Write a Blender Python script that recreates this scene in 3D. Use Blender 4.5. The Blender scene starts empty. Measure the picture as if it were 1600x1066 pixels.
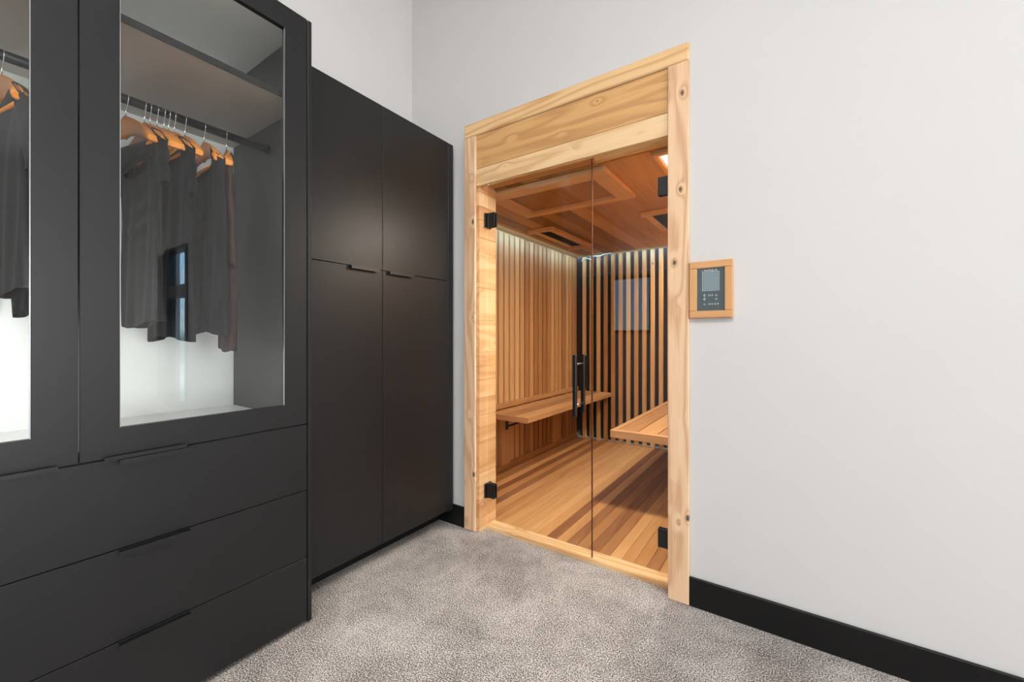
import bpy, bmesh, math, random
from mathutils import Vector, Matrix
random.seed(7)
C = bpy.context.scene.collection
PI = math.pi
sc = bpy.context.scene

# ------------------------------------------------------------------ camera
cam_d = bpy.data.cameras.new('camera')
cam = bpy.data.objects.new('camera', cam_d)
C.objects.link(cam)
cam.location = (0, 0, 1.2)
cam.rotation_euler = (math.radians(90), 0, math.radians(34.303))
cam_d.sensor_width = 36.0
cam_d.lens = 642.0 / 1600.0 * 36.0
cam_d.shift_y = -6.0 / 1600.0
cam_d.clip_start = 0.02
sc.camera = cam

# ------------------------------------------------------------------ colour management
sc.view_settings.view_transform = 'Standard'
sc.view_settings.look = 'None'
sc.view_settings.gamma = 1.0
sc.view_settings.exposure = 0.08
sc.view_settings.use_curve_mapping = False
sc.cycles.max_bounces = 10
sc.cycles.transparent_max_bounces = 16
sc.cycles.sample_clamp_indirect = 4.0
sc.cycles.caustics_reflective = False
sc.cycles.caustics_refractive = False

# ------------------------------------------------------------------ world: pale blue sky with streaky cloud over hazy plains
W = bpy.data.worlds.new('sky'); sc.world = W; W.use_nodes = True
wn, wl = W.node_tree.nodes, W.node_tree.links
wn.clear()
def wnode(t, **k):
    n = wn.new(t)
    for a, b in k.items(): setattr(n, a, b)
    return n
tc = wnode('ShaderNodeTexCoord'); sep = wnode('ShaderNodeSeparateXYZ'); wl.new(tc.outputs['Generated'], sep.inputs[0])
rp = wnode('ShaderNodeValToRGB'); wl.new(sep.outputs['Z'], rp.inputs[0])
el = rp.color_ramp.elements
el[0].position = 0.0; el[0].color = (0.10, 0.16, 0.16, 1)
el[1].position = 1.0; el[1].color = (0.10, 0.28, 0.70, 1)
e = rp.color_ramp.elements.new(0.02); e.color = (0.42, 0.60, 0.66, 1)
e = rp.color_ramp.elements.new(0.12); e.color = (0.30, 0.55, 0.80, 1)
e = rp.color_ramp.elements.new(0.30); e.color = (0.16, 0.42, 0.78, 1)
mp = wnode('ShaderNodeMapping'); mp.inputs['Scale'].default_value = (1.5, 1.5, 9); wl.new(tc.outputs['Generated'], mp.inputs[0])
nz = wnode('ShaderNodeTexNoise'); nz.inputs['Scale'].default_value = 2.2; nz.inputs['Detail'].default_value = 6; wl.new(mp.outputs[0], nz.inputs[0])
cr = wnode('ShaderNodeValToRGB'); wl.new(nz.outputs[0], cr.inputs[0])
cr.color_ramp.elements[0].position = 0.50; cr.color_ramp.elements[1].position = 0.72
mx = wnode('ShaderNodeMix', data_type='RGBA'); wl.new(cr.outputs[0], mx.inputs[0]); wl.new(rp.outputs[0], mx.inputs[6]); mx.inputs[7].default_value = (0.62, 0.72, 0.80, 1)
bg = wnode('ShaderNodeBackground'); bg.inputs['Strength'].default_value = 20.0; wl.new(mx.outputs[2], bg.inputs[0])
wo = wnode('ShaderNodeOutputWorld'); wl.new(bg.outputs[0], wo.inputs[0])

# ------------------------------------------------------------------ room fill lights (added ceiling lamps and an added panel at the right wall)
def area(name, loc, rot, sx, sy, power, col=(1, 1, 1)):
    d = bpy.data.lights.new(name, 'AREA'); d.shape = 'RECTANGLE'; d.size = sx; d.size_y = sy
    d.energy = power; d.color = col
    o = bpy.data.objects.new(name, d); C.objects.link(o); o.location = loc; o.rotation_euler = rot
    return o
CEIL = 3.95
FILL_LAMPS = [(-0.3, -1.0), (1.7, -1.6)]  # positions of unseen lamps added to light the room evenly
LAMP_POWER = 44
FILL_POWER = 225  # strength of the added light aimed level at the wardrobe

# ------------------------------------------------------------------ node helpers
def srgb(r, g, b):
    f = lambda c: (c / 255 / 12.92) if c / 255 <= 0.04045 else ((c / 255 + 0.055) / 1.055) ** 2.4
    return (f(r), f(g), f(b), 1)
class NT:
    def __init__(s, name):
        s.m = bpy.data.materials.new(name); s.m.use_nodes = True
        s.t = s.m.node_tree; s.t.nodes.clear()
        s.out = s.n('ShaderNodeOutputMaterial')
    def n(s, t, **k):
        x = s.t.nodes.new(t)
        for a, b in k.items(): setattr(x, a, b)
        return x
    def l(s, a, b): s.t.links.new(a, b)
    def setin(s, sock, v):
        if hasattr(v, 'is_linked') or isinstance(v, bpy.types.NodeSocket): s.l(v, sock)
        else: sock.default_value = v
    def math(s, op, a, b=0.0, c=0.0, clamp=False):
        x = s.n('ShaderNodeMath', operation=op); x.use_clamp = clamp
        s.setin(x.inputs[0], a); s.setin(x.inputs[1], b); s.setin(x.inputs[2], c)
        return x.outputs[0]
    def vmath(s, op, a, b):
        x = s.n('ShaderNodeVectorMath', operation=op)
        s.setin(x.inputs[0], a); s.setin(x.inputs[1], b)
        return x.outputs[0]
    def noise(s, v, scale, detail=2.0, rough=0.5, dist=0.0):
        x = s.n('ShaderNodeTexNoise'); s.setin(x.inputs['Vector'], v)
        x.inputs['Scale'].default_value = scale; x.inputs['Detail'].default_value = detail
        x.inputs['Roughness'].default_value = rough; x.inputs['Distortion'].default_value = dist
        return x.outputs[0]
    def ramp(s, f, stops, interp='LINEAR'):
        x = s.n('ShaderNodeValToRGB'); s.setin(x.inputs[0], f); r = x.color_ramp; r.interpolation = interp
        r.elements[0].position, r.elements[0].color = stops[0]
        r.elements[1].position, r.elements[1].color = stops[-1]
        for p, c in stops[1:-1]:
            e = r.elements.new(p); e.color = c
        return x.outputs[0]
    def mix(s, f, a, b, mode='MIX'):
        x = s.n('ShaderNodeMix', data_type='RGBA', blend_type=mode)
        s.setin(x.inputs[0], f); s.setin(x.inputs[6], a); s.setin(x.inputs[7], b)
        return x.outputs[2]
    def bsdf(s, col, rough=0.5, bump=None, bstr=0.2, bdist=0.01, metal=0.0, spec=0.5, **k):
        x = s.n('ShaderNodeBsdfPrincipled')
        s.setin(x.inputs['Base Color'], col); s.setin(x.inputs['Roughness'], rough)
        x.inputs['Metallic'].default_value = metal; x.inputs['Specular IOR Level'].default_value = spec
        for a, b in k.items(): s.setin(x.inputs[a], b)
        if bump is not None:
            bn = s.n('ShaderNodeBump'); bn.inputs['Strength'].default_value = bstr; bn.inputs['Distance'].default_value = bdist
            s.l(bump, bn.inputs['Height']); s.l(bn.outputs[0], x.inputs['Normal'])
        s.l(x.outputs[0], s.out.inputs[0])
        return x
    def coord(s): return s.n('ShaderNodeTexCoord').outputs['Object']
    def island(s): return s.n('ShaderNodeNewGeometry').outputs['Random Per Island']

def flat(name, col, rough=0.5, metal=0.0, spec=0.5, **k):
    t = NT(name); t.bsdf(col, rough, metal=metal, spec=spec, **k); return t.m

def wood(name, dark, mid, light, axis, var=0.5, ring=0.35, knots=0.0, rough=0.55, fine=0.25, ringf=34.0, knotscale=5.0, spec=0.35, kflat=1, kr=0.085):
    """timber with its grain running along axis (0,1,2), each board its own tone"""
    t = NT(name)
    isl = t.island(); co = t.coord()
    off = t.n('ShaderNodeCombineXYZ')
    for i, k in enumerate((17.3, 29.1, 41.7)): t.setin(off.inputs[i], t.math('MULTIPLY', isl, k))
    v = t.vmath('ADD', co, off.outputs[0])
    sl = [1.0, 1.0, 1.0]; sl[axis] = 0.09
    vl = t.vmath('MULTIPLY', v, tuple(sl))
    n1 = t.noise(vl, 5.0, 2.0, 0.5)
    if knots > 0:
        sk = [1.0, 1.0, 1.0]; sk[axis] = 0.6; sk[kflat] = 0.0
        vk = t.vmath('MULTIPLY', v, tuple(sk)); voff = t.n('ShaderNodeCombineXYZ'); t.setin(voff.inputs[kflat], t.math('MULTIPLY', isl, 0.0)); vk = t.vmath('ADD', vk, voff.outputs[0])
        vo = t.n('ShaderNodeTexVoronoi'); t.l(vk, vo.inputs['Vector']); vo.inputs['Scale'].default_value = knotscale
        d = vo.outputs['Distance']
        sepc = t.n('ShaderNodeSeparateColor'); t.l(vo.outputs['Color'], sepc.inputs[0])
        on = t.math('LESS_THAN', sepc.outputs[0], knots)
        infl = t.math('MULTIPLY', t.math('POWER', 2.718, t.math('MULTIPLY', d, -9.0)), on)
        n1 = t.math('ADD', n1, t.math('MULTIPLY', infl, 0.28))
        dn = t.math('ADD', d, t.math('MULTIPLY', t.math('SUBTRACT', t.noise(v, 60, 2), 0.5), 0.08))
        kn = t.math('MULTIPLY', t.math('SUBTRACT', 1.0, t.math('SMOOTH_MIN', t.math('DIVIDE', dn, kr), 1.0, 0.3), clamp=True), on)
    r = t.math('SINE', t.math('MULTIPLY', n1, ringf * 2))
    r = t.math('ADD', t.math('MULTIPLY', r, 0.5), 0.5)
    r = t.math('POWER', r, 2.2)
    sf = [1.0, 1.0, 1.0]; sf[axis] = 0.02
    f = t.noise(t.vmath('MULTIPLY', v, tuple(sf)), 260.0, 3.0, 0.6)
    b = t.noise(vl, 2.2, 1.0)
    val = t.math('ADD', 0.5, t.math('MULTIPLY', t.math('SUBTRACT', isl, 0.5), var))
    val = t.math('ADD', val, t.math('MULTIPLY', t.math('SUBTRACT', b, 0.5), 0.7))
    val = t.math('SUBTRACT', val, t.math('MULTIPLY', r, ring))
    val = t.math('ADD', val, t.math('MULTIPLY', t.math('SUBTRACT', f, 0.5), fine * 2), clamp=True)
    col = t.ramp(val, [(0.0, dark), (0.5, mid), (1.0, light)])
    if knots > 0:
        kc = tuple(c * 0.22 for c in dark[:3]) + (1,)
        col = t.mix(t.math('MULTIPLY', kn, 1.9, clamp=True), col, kc)
    t.bsdf(col, rough, bump=f, bstr=0.18, bdist=0.002, spec=spec)
    return t.m

# ------------------------------------------------------------------ materials
M = {}
t = NT('wall_paint'); co = t.coord()
t.bsdf(t.mix(t.noise(co, 1.2, 2), srgb(208, 206, 204), srgb(214, 212, 210)), 0.6, bump=t.noise(co, 190, 3), bstr=0.06, bdist=0.002, spec=0.3); M['wall'] = t.m
M['ceiling'] = flat('ceiling_paint', srgb(228, 227, 225), 0.8)
M['baseboard'] = flat('black_baseboard_paint', srgb(17, 17, 17), 0.45, spec=0.3)

t = NT('carpet'); co = t.coord()
fn = t.noise(co, 210, 2, 0.75); f2 = t.noise(co, 480, 1, 0.6); patch = t.noise(co, 3.2, 4, 0.55, 0.6); pt2 = t.noise(co, 14, 3, 0.6, 0.4)
v = t.math('ADD', t.math('MULTIPLY', t.math('SUBTRACT', fn, 0.5), 4.2), 0.5)
v = t.math('ADD', v, t.math('MULTIPLY', t.math('SUBTRACT', f2, 0.5), 1.1))
v = t.math('ADD', v, t.math('MULTIPLY', t.math('SUBTRACT', patch, 0.5), 0.75))
v = t.math('ADD', v, t.math('MULTIPLY', t.math('SUBTRACT', pt2, 0.5), 0.3), clamp=True)
col = t.ramp(v, [(0.0, srgb(62, 55, 52)), (0.35, srgb(134, 126, 120)), (0.62, srgb(176, 168, 162)), (1.0, srgb(246, 240, 236))])
hb = t.math('ADD', fn, t.math('MULTIPLY', pt2, 0.5))
t.bsdf(col, 0.95, bump=hb, bstr=0.55, bdist=0.006, spec=0.1); M['carpet'] = t.m

def cabinet_mat(name, base, rough, axis):
    t = NT(name); co = t.coord()
    s = [260.0, 260.0, 260.0]; s[axis] = 5.0
    g = t.noise(t.vmath('MULTIPLY', co, tuple(s)), 1.0, 3, 0.6)
    col = t.mix(g, tuple(c * 0.8 for c in base[:3]) + (1,), tuple(c * 1.2 for c in base[:3]) + (1,))
    t.bsdf(col, t.math('ADD', rough, t.math('MULTIPLY', g, 0.08)), bump=g, bstr=0.05, bdist=0.0008, spec=0.42)
    return t.m
M['cab'] = cabinet_mat('charcoal_laminate', srgb(23, 23, 24), 0.36, 1)
M['cab_in'] = cabinet_mat('charcoal_laminate_inside', srgb(76, 76, 74), 0.5, 2)
M['shelf'] = flat('greige_shelf_laminate', srgb(190, 182, 174), 0.45)
M['cab_white'] = flat('white_back_panel', srgb(246, 246, 244), 0.4)
M['black_metal'] = flat('black_powder_coat', srgb(20, 20, 21), 0.35, spec=0.5)
M['rod'] = flat('black_rod', srgb(14, 14, 15), 0.35, spec=0.4)
M['chrome'] = flat('chrome', (0.75, 0.75, 0.76, 1), 0.12, metal=1.0)
M['steel'] = flat('brushed_steel', (0.45, 0.45, 0.46, 1), 0.3, metal=1.0)

def glass(name, tint, ior=1.5, strength=1.0):
    t = NT(name)
    tr = t.n('ShaderNodeBsdfTransparent'); tr.inputs[0].default_value = tint
    gl = t.n('ShaderNodeBsdfGlossy'); gl.inputs['Roughness'].default_value = 0.0; gl.inputs[0].default_value = (1, 1, 1, 1)
    fr = t.n('ShaderNodeFresnel'); fr.inputs['IOR'].default_value = ior
    mxs = t.n('ShaderNodeMixShader'); bk = t.n('ShaderNodeNewGeometry').outputs['Backfacing']; t.setin(mxs.inputs[0], t.math('MULTIPLY', t.math('MULTIPLY', fr.outputs[0], strength), t.math('SUBTRACT', 1.0, bk), clamp=True))
    t.l(tr.outputs[0], mxs.inputs[1]); t.l(gl.outputs[0], mxs.inputs[2]); t.l(mxs.outputs[0], t.out.inputs[0])
    return t.m
M['glass'] = glass('clear_glass', (0.97, 0.985, 0.98, 1))
M['sauna_glass'] = glass('sauna_glass', (0.94, 0.95, 0.94, 1))
M['glass_edge'] = flat('glass_edge', srgb(96, 60, 38), 0.2)

M['casing'] = wood('knotty_cedar_upright', srgb(208, 160, 120), srgb(235, 196, 156), srgb(248, 222, 190), 2, var=0.35, ring=0.42, knots=0.9, ringf=34, knotscale=11, kr=0.13, fine=0.4)
M['casing_x'] = wood('knotty_cedar_level', srgb(198, 146, 96), srgb(226, 180, 124), srgb(247, 216, 168), 0, var=0.8, ring=0.42, knots=0.4, ringf=32, knotscale=9.0, fine=0.4)
M['jamb'] = wood('cedar_jamb', srgb(196, 142, 92), srgb(226, 178, 126), srgb(248, 216, 170), 1, var=0.35, ring=0.3, knots=0.2, ringf=22, knotscale=9, kflat=0)
M['slat'] = wood('cedar_slat', srgb(160, 108, 60), srgb(206, 152, 94), srgb(232, 190, 134), 2, var=0.75, ring=0.12, knots=0.1, fine=0.2, knotscale=9)
M['floorboard'] = wood('sauna_floorboard', srgb(140, 90, 54), srgb(192, 136, 80), srgb(220, 168, 108), 1, var=0.95, ring=0.14, fine=0.3, rough=0.5, ringf=22)
M['ceilboard'] = wood('sauna_ceiling_board', srgb(130, 88, 44), srgb(172, 124, 68), srgb(204, 156, 98), 1, var=0.9, ring=0.14, fine=0.25, ringf=22)
M['bench_y'] = wood('bench_cedar', srgb(144, 96, 56), srgb(188, 136, 84), srgb(216, 166, 110), 1, var=0.5, ring=0.14, fine=0.25)
M['bench_x'] = wood('bench_cedar_end', srgb(150, 98, 60), srgb(190, 136, 88), srgb(214, 164, 116), 0, var=0.4, ring=0.12)
M['frame_x'] = wood('ceiling_frame_x', srgb(186, 136, 84), srgb(222, 174, 116), srgb(240, 204, 154), 0, var=0.4, ring=0.1)
M['frame_y'] = wood('ceiling_frame_y', srgb(176, 126, 74), srgb(206, 156, 100), srgb(232, 190, 138), 1, var=0.4, ring=0.1)
M['backing'] = flat('dark_brown_backing', srgb(62, 34, 18), 0.6)  # plain dark brown behind the slat gaps
t = NT('infrared_panel'); t.bsdf(srgb(22, 17, 17), 0.3, spec=0.5); M['heater'] = t.m
M['hanger'] = wood('varnished_hanger', srgb(176, 90, 24), srgb(224, 132, 44), srgb(246, 172, 76), 0, var=0.5, ring=0.15, rough=0.3, spec=0.6)
def emit(name, col, s):
    t = NT(name); e = t.n('ShaderNodeEmission'); e.inputs[0].default_value = col; e.inputs[1].default_value = s
    t.l(e.outputs[0], t.out.inputs[0]); return t.m
M['lamp'] = emit('added_lamp_diffuser', (1, 0.98, 0.95, 1), 6.0)  # glowing face of the added ceiling lamps
M['led'] = flat('led_strip_lens', srgb(150, 112, 70), 0.4)
M['sauna_lamp'] = emit('sauna_lamp_diffuser', (0.95, 0.97, 1.0, 1), 1.6)

def cloth(name, a, b, scale=900, ribs=None):
    t = NT(name); co = t.coord(); n = t.noise(co, 260, 1); big = t.noise(co, 9, 3)
    v = t.math('ADD', t.math('MULTIPLY', n, 0.15), t.math('MULTIPLY', big, 0.85))
    col = t.mix(v, a, b); h = n
    if ribs:
        s = t.n('ShaderNodeSeparateXYZ'); t.l(co, s.inputs[0])
        r = t.math('SINE', t.math('MULTIPLY', t.math('ADD', s.outputs[2], t.math('MULTIPLY', s.outputs[0], -0.35)), ribs))
        h = t.math('ADD', h, t.math('MULTIPLY', r, 2.0)); col = t.mix(t.math('MULTIPLY', t.math('ADD', r, 1.0), 0.5), col, tuple(c * 2.0 for c in b[:3]) + (1,))
    t.bsdf(col, 0.9, bump=h, bstr=(0.25 if ribs else 0.02), bdist=0.0006, spec=0.15, **{'Sheen Weight': 0.03})
    return t.m
M['cloth_char'] = cloth('charcoal_jersey', srgb(22, 21, 23), srgb(36, 34, 36))
M['cloth_black'] = cloth('black_jersey', srgb(10, 10, 13), srgb(20, 20, 23))
M['cloth_grey'] = cloth('grey_jersey', srgb(42, 42, 43), srgb(50, 50, 51))
M['cloth_rib'] = cloth('ribbed_black_knit', srgb(16, 16, 17), srgb(24, 24, 25), ribs=520)
M['cloth_maroon'] = cloth('brown_jersey', srgb(62, 47, 45), srgb(84, 64, 60))

# ------------------------------------------------------------------ mesh helpers
class MB:
    def __init__(s): s.bm = bmesh.new()
    def box(s, x0, x1, y0, y1, z0, z1, bev=0.0, mi=0, smooth=False):
        x0, x1 = min(x0, x1), max(x0, x1); y0, y1 = min(y0, y1), max(y0, y1); z0, z1 = min(z0, z1), max(z0, z1)
        vs = [s.bm.verts.new(p) for p in ((x0, y0, z0), (x1, y0, z0), (x1, y1, z0), (x0, y1, z0), (x0, y0, z1), (x1, y0, z1), (x1, y1, z1), (x0, y1, z1))]
        fs = [s.bm.faces.new([vs[i] for i in q]) for q in ((3, 2, 1, 0), (4, 5, 6, 7), (0, 1, 5, 4), (1, 2, 6, 5), (2, 3, 7, 6), (3, 0, 4, 7))]
        for f in fs: f.material_index = mi
        if bev > 0:
            es = list({e for f in fs for e in f.edges})
            r = bmesh.ops.bevel(s.bm, geom=es, offset=bev, segments=1, affect='EDGES', profile=0.5)
            for f in r['faces']: f.material_index = mi
        return s
    def tube(s, pts, r, n=10, cap=True, closed=False, mi=0):
        pts = [Vector(p) for p in pts]; rings = []
        N = len(pts); up = None
        for i, p in enumerate(pts):
            a = pts[(i - 1) % N] if (closed or i > 0) else p
            b = pts[(i + 1) % N] if (closed or i < N - 1) else p
            d = (b - a).normalized()
            if up is None:
                up = Vector((0, 0, 1)) if abs(d.z) < 0.9 else Vector((1, 0, 0))
            sx = d.cross(up).normalized(); up = sx.cross(d).normalized()
            rr = r[i] if isinstance(r, (list, tuple)) else r
            rings.append([s.bm.verts.new(p + sx * (rr * math.cos(2 * PI * k / n)) + up * (rr * math.sin(2 * PI * k / n))) for k in range(n)])
        m = N if closed else N - 1
        for i in range(m):
            A, B = rings[i], rings[(i + 1) % N]
            for k in range(n):
                f = s.bm.faces.new((A[k], A[(k + 1) % n], B[(k + 1) % n], B[k])); f.smooth = True; f.material_index = mi
        if cap and not closed:
            f = s.bm.faces.new(rings[0][::-1]); f.material_index = mi
            f = s.bm.faces.new(rings[-1]); f.material_index = mi
        return s
    def prism(s, pts, y0, y1, mi=0):
        """outline in x,z extruded along y"""
        A = [s.bm.verts.new((p[0], y0, p[1])) for p in pts]; B = [s.bm.verts.new((p[0], y1, p[1])) for p in pts]
        n = len(pts)
        s.bm.faces.new(A); s.bm.faces.new(B[::-1])
        for i in range(n): s.bm.faces.new((A[(i + 1) % n], A[i], B[i], B[(i + 1) % n]))
        return s
    def build(s, name, mats, parent=None, origin=(0, 0, 0)):
        if not isinstance(mats, (list, tuple)): mats = [mats]
        bmesh.ops.recalc_face_normals(s.bm, faces=s.bm.faces)
        o = origin
        if parent is not None: o = parent.get('_o', (0, 0, 0))
        o = Vector(o)
        me = bpy.data.meshes.new(name)
        bmesh.ops.translate(s.bm, verts=s.bm.verts, vec=-o)
        s.bm.to_mesh(me); s.bm.free()
        for m in mats: me.materials.append(m)
        ob = bpy.data.objects.new(name, me); C.objects.link(ob)
        if parent is not None: ob.parent = parent
        else: ob.location = o
        ob['_o'] = tuple(o)
        return ob
def tag(o, label=None, cat=None, group=None, kind=None):
    if label: o['label'] = label
    if cat: o['category'] = cat
    if group: o['group'] = group
    if kind: o['kind'] = kind
    return o
def empty(name, loc, label=None, cat=None, group=None, kind=None):
    o = bpy.data.objects.new(name, None); C.objects.link(o); o.location = loc; o['_o'] = tuple(loc); o.empty_display_size = 0.1
    return tag(o, label, cat, group, kind)

# ================================================================== THE ROOM
WY = 1.975          # face of the wall that holds the sauna door
XL = -2.193         # wall behind the tall cabinet
XR, YR = 6.5, -2.4
OX0, OX1, OZ = -1.634, -0.438, 2.445      # sauna opening in that wall
SX0, SX1 = -2.13, -0.34                  # sauna inner walls
SY0, SY1 = 2.127, 4.50
SC = 2.148
def grid_wall_y(y0, y1, x0, x1, z0, z1, holes):
    m = MB(); xs = sorted({x0, x1} | {h[0] for h in holes} | {h[1] for h in holes})
    for a, b in zip(xs, xs[1:]):
        hs = sorted([h for h in holes if h[0] <= a + 1e-6 and h[1] >= b - 1e-6], key=lambda h: h[2])
        z = z0
        for h in hs:
            if h[2] > z: m.box(a, b, y0, y1, z, h[2])
            z = h[3]
        if z < z1: m.box(a, b, y0, y1, z, z1)
    return m
fl = MB().box(-3.3, XR, YR, WY, -0.06, 0.0).box(-1.632, -0.44, WY, 2.0335, -0.06, 0.0).build('floor', M['carpet'])
tag(fl, 'speckled grey-beige cut pile carpet across the dressing room', 'carpet', kind='structure')
wb = grid_wall_y(WY, SY0 - 0.002, -2.4, XR, -0.06, CEIL, [(OX0, OX1, -0.07, OZ), (2.93, 3.70, 0.28, 2.38)]).build('wall_back', M['wall'])
tag(wb, 'pale grey painted wall around the sauna doorway', 'wall', kind='structure')
m = MB(); m.box(-2.42, XL, 0.958, WY, 0, CEIL); m.box(-2.50, -2.37, -0.62, 0.958, 0, CEIL)
m.box(-3.3, -2.37, -0.72, -0.62, 0, CEIL); m.box(-3.4, -3.3, YR, -0.62, 0, CEIL)
tag(m.build('wall_left', M['wall']), 'pale wall above the charcoal wardrobes', 'wall', kind='structure')
m = MB(); m.box(XR, XR + 0.1, YR, -1.9, 0, CEIL); m.box(XR, XR + 0.1, 0.5, WY, 0, CEIL); m.box(XR, XR + 0.1, -1.9, 0.5, 0, 0.3); m.box(XR, XR + 0.1, -1.9, 0.5, 2.6, CEIL)
tag(m.build('wall_right', M['wall']), 'pale wall at the right end of the room', 'wall', kind='structure')
tag(grid_wall_y(YR - 0.12, YR, -3.3, XR, 0, CEIL, [(-2.60, -1.80, 1.27, 2.18)]).build('wall_front', M['wall']), 'pale wall behind the camera with a small high window', 'wall', kind='structure')
tag(MB().box(-3.4, XR + 0.1, YR - 0.12, SY0, CEIL, CEIL + 0.1).build('ceiling', M['ceiling']), 'plain white ceiling high above the room', 'ceiling', kind='structure')

# baseboards
def bboard(name, x0, x1, lab):
    m = MB(); m.box(x0, x1, WY - 0.014, WY - 0.0005, 0.0, 0.129, bev=0.0025)
    return tag(m.build(name, M['baseboard']), lab, 'baseboard', kind='structure')
bboard('baseboard_right', -0.381, XR, 'long black baseboard to the right of the sauna door')
bboard('baseboard_left', -2.19, -1.702, 'short black baseboard between tall cabinet and sauna door')

# windows: a tall dark-framed glass one further right on the same wall, a small high one behind the camera
w = empty('window_1', (3.315, WY, 0.28), 'tall dark framed glazing with a transom looking out on sky', 'window', kind='structure')
m = MB(); fr = 0.05
m.box(2.93, 3.70, WY - 0.02, WY + 0.08, 0.28, 0.34); m.box(2.93, 3.70, WY - 0.02, WY + 0.08, 2.33, 2.38)
m.box(2.93, 2.98, WY - 0.02, WY + 0.08, 0.34, 2.33); m.box(3.62, 3.98, WY - 0.02, WY - 0.001, 0.34, 2.33); m.box(3.62, 3.70, WY - 0.001, WY + 0.08, 0.34, 2.33)
m.box(2.98, 3.62, WY - 0.01, WY + 0.07, 1.72, 1.88)
m.build('window_frame', M['black_metal'], w)
MB().box(2.981, 3.619, WY + 0.03, WY + 0.036, 0.341, 1.719).build('glass_pane', M['glass'], w)
MB().box(2.981, 3.619, WY + 0.03, WY + 0.036, 1.881, 2.329).build('glass_pane', M['glass'], w)
M['tint'] = glass('tinted_glass', (0.42, 0.43, 0.42, 1))
w = empty('window_2', (-2.2, YR, 1.27), 'small high window with a dark frame behind the camera', 'window', kind='structure')
m = MB(); m.box(-2.60, -1.80, YR - 0.08, YR + 0.01, 1.27, 1.31); m.box(-2.60, -1.80, YR - 0.08, YR + 0.01, 2.14, 2.18)
m.box(-2.60, -2.56, YR - 0.08, YR + 0.01, 1.31, 2.14); m.box(-1.84, -1.80, YR - 0.08, YR + 0.01, 1.31, 2.14)
m.build('window_frame', M['black_metal'], w)
MB().box(-2.559, -1.841, YR - 0.04, YR - 0.034, 1.311, 2.139).build('glass_pane', M['tint'], w)

w = empty('fill_window', (XR, -1.05, 0.3), 'wide unseen window added in the right wall to light the wardrobe', 'window', kind='structure')  # made-up window, housing for the level fill light
m = MB(); m.box(XR - 0.01, XR + 0.08, -1.9, 0.5, 0.3, 0.36); m.box(XR - 0.01, XR + 0.08, -1.9, 0.5, 2.54, 2.6)
for y in (-1.9, -0.73, 0.44): m.box(XR - 0.01, XR + 0.08, y, y + 0.06, 0.36, 2.54)
m.build('window_frame', M['black_metal'], w)
for y in (-1.839, -0.669): MB().box(XR + 0.03, XR + 0.036, y, y + 1.108, 0.361, 2.539).build('added_blind', M['ceiling'], w)  # opaque blind added to keep blue sky light out
area('right_wall_fill', (XR - 0.03, -0.7, 1.45), (0, math.radians(90), 0), 2.1, 2.2, FILL_POWER, (0.96, 0.98, 1.0))  # added area light brightening the wardrobe inside

# ceiling lamps, added out of view as fill light
for i, (x, y) in enumerate(FILL_LAMPS):
    L = empty('added_ceiling_light', (x, y, CEIL), ('flat square fill lamp added above the middle of the room', 'flat square fill lamp added nearer the right wall')[i], 'ceiling light', 'added ceiling lamps')
    m = MB(); s = 0.62
    m.box(x - s, x + s, y - s, y - s + 0.03, CEIL - 0.05, CEIL - 0.001); m.box(x - s, x + s, y + s - 0.03, y + s, CEIL - 0.05, CEIL - 0.001)
    m.box(x - s, x - s + 0.03, y - s + 0.03, y + s - 0.03, CEIL - 0.05, CEIL - 0.001); m.box(x + s - 0.03, x + s, y - s + 0.03, y + s - 0.03, CEIL - 0.05, CEIL - 0.001)
    m.build('frame', M['black_metal'], L)
    MB().box(x - s + 0.031, x + s - 0.031, y - s + 0.031, y + s - 0.031, CEIL - 0.04, CEIL - 0.03).build('diffuser', M['lamp'], L)
    a = area('added_lamp_light', (0, 0, -0.06), (0, 0, 0), 1.15, 1.15, LAMP_POWER, (0.96, 0.98, 1.0)); a.parent = L  # lights the room for the added ceiling lamp
# ================================================================== SAUNA SHELL
def boards(m, x0, x1, y0, y1, z0, z1, axis, pitch, gap=0.0012, bev=0.0012, jitter=0):
    """boards side by side; axis = the direction they are stacked in (0,1,2)"""
    lo, hi = ((x0, x1), (y0, y1), (z0, z1))[axis]
    p = lo
    while p < hi - 1e-4:
        q = min(hi, p + pitch * (1 + random.uniform(-jitter, jitter)))
        if hi - q < pitch * 0.25: q = hi
        a, b = p + gap / 2, q - gap / 2
        if axis == 0: m.box(a, b, y0, y1, z0, z1, bev)
        elif axis == 1: m.box(x0, x1, a, b, z0, z1, bev)
        else: m.box(x0, x1, y0, y1, a, b, bev)
        p = q
    return m
m = boards(MB(), SX0, SX1, SY0, SY1, -0.012, 0.012, 0, 0.0655)
tag(m.build('floor_sauna', M['floorboard']), 'sauna floor of narrow cedar boards in mixed brown tones', 'floor', kind='structure')
m = boards(MB(), SX0, SX1, SY0, SY1, SC, SC + 0.02, 0, 0.125, bev=0.002)
tag(m.build('ceiling_sauna', M['ceilboard']), 'sauna ceiling of brown tongue and groove boards', 'ceiling', kind='structure')
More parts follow.
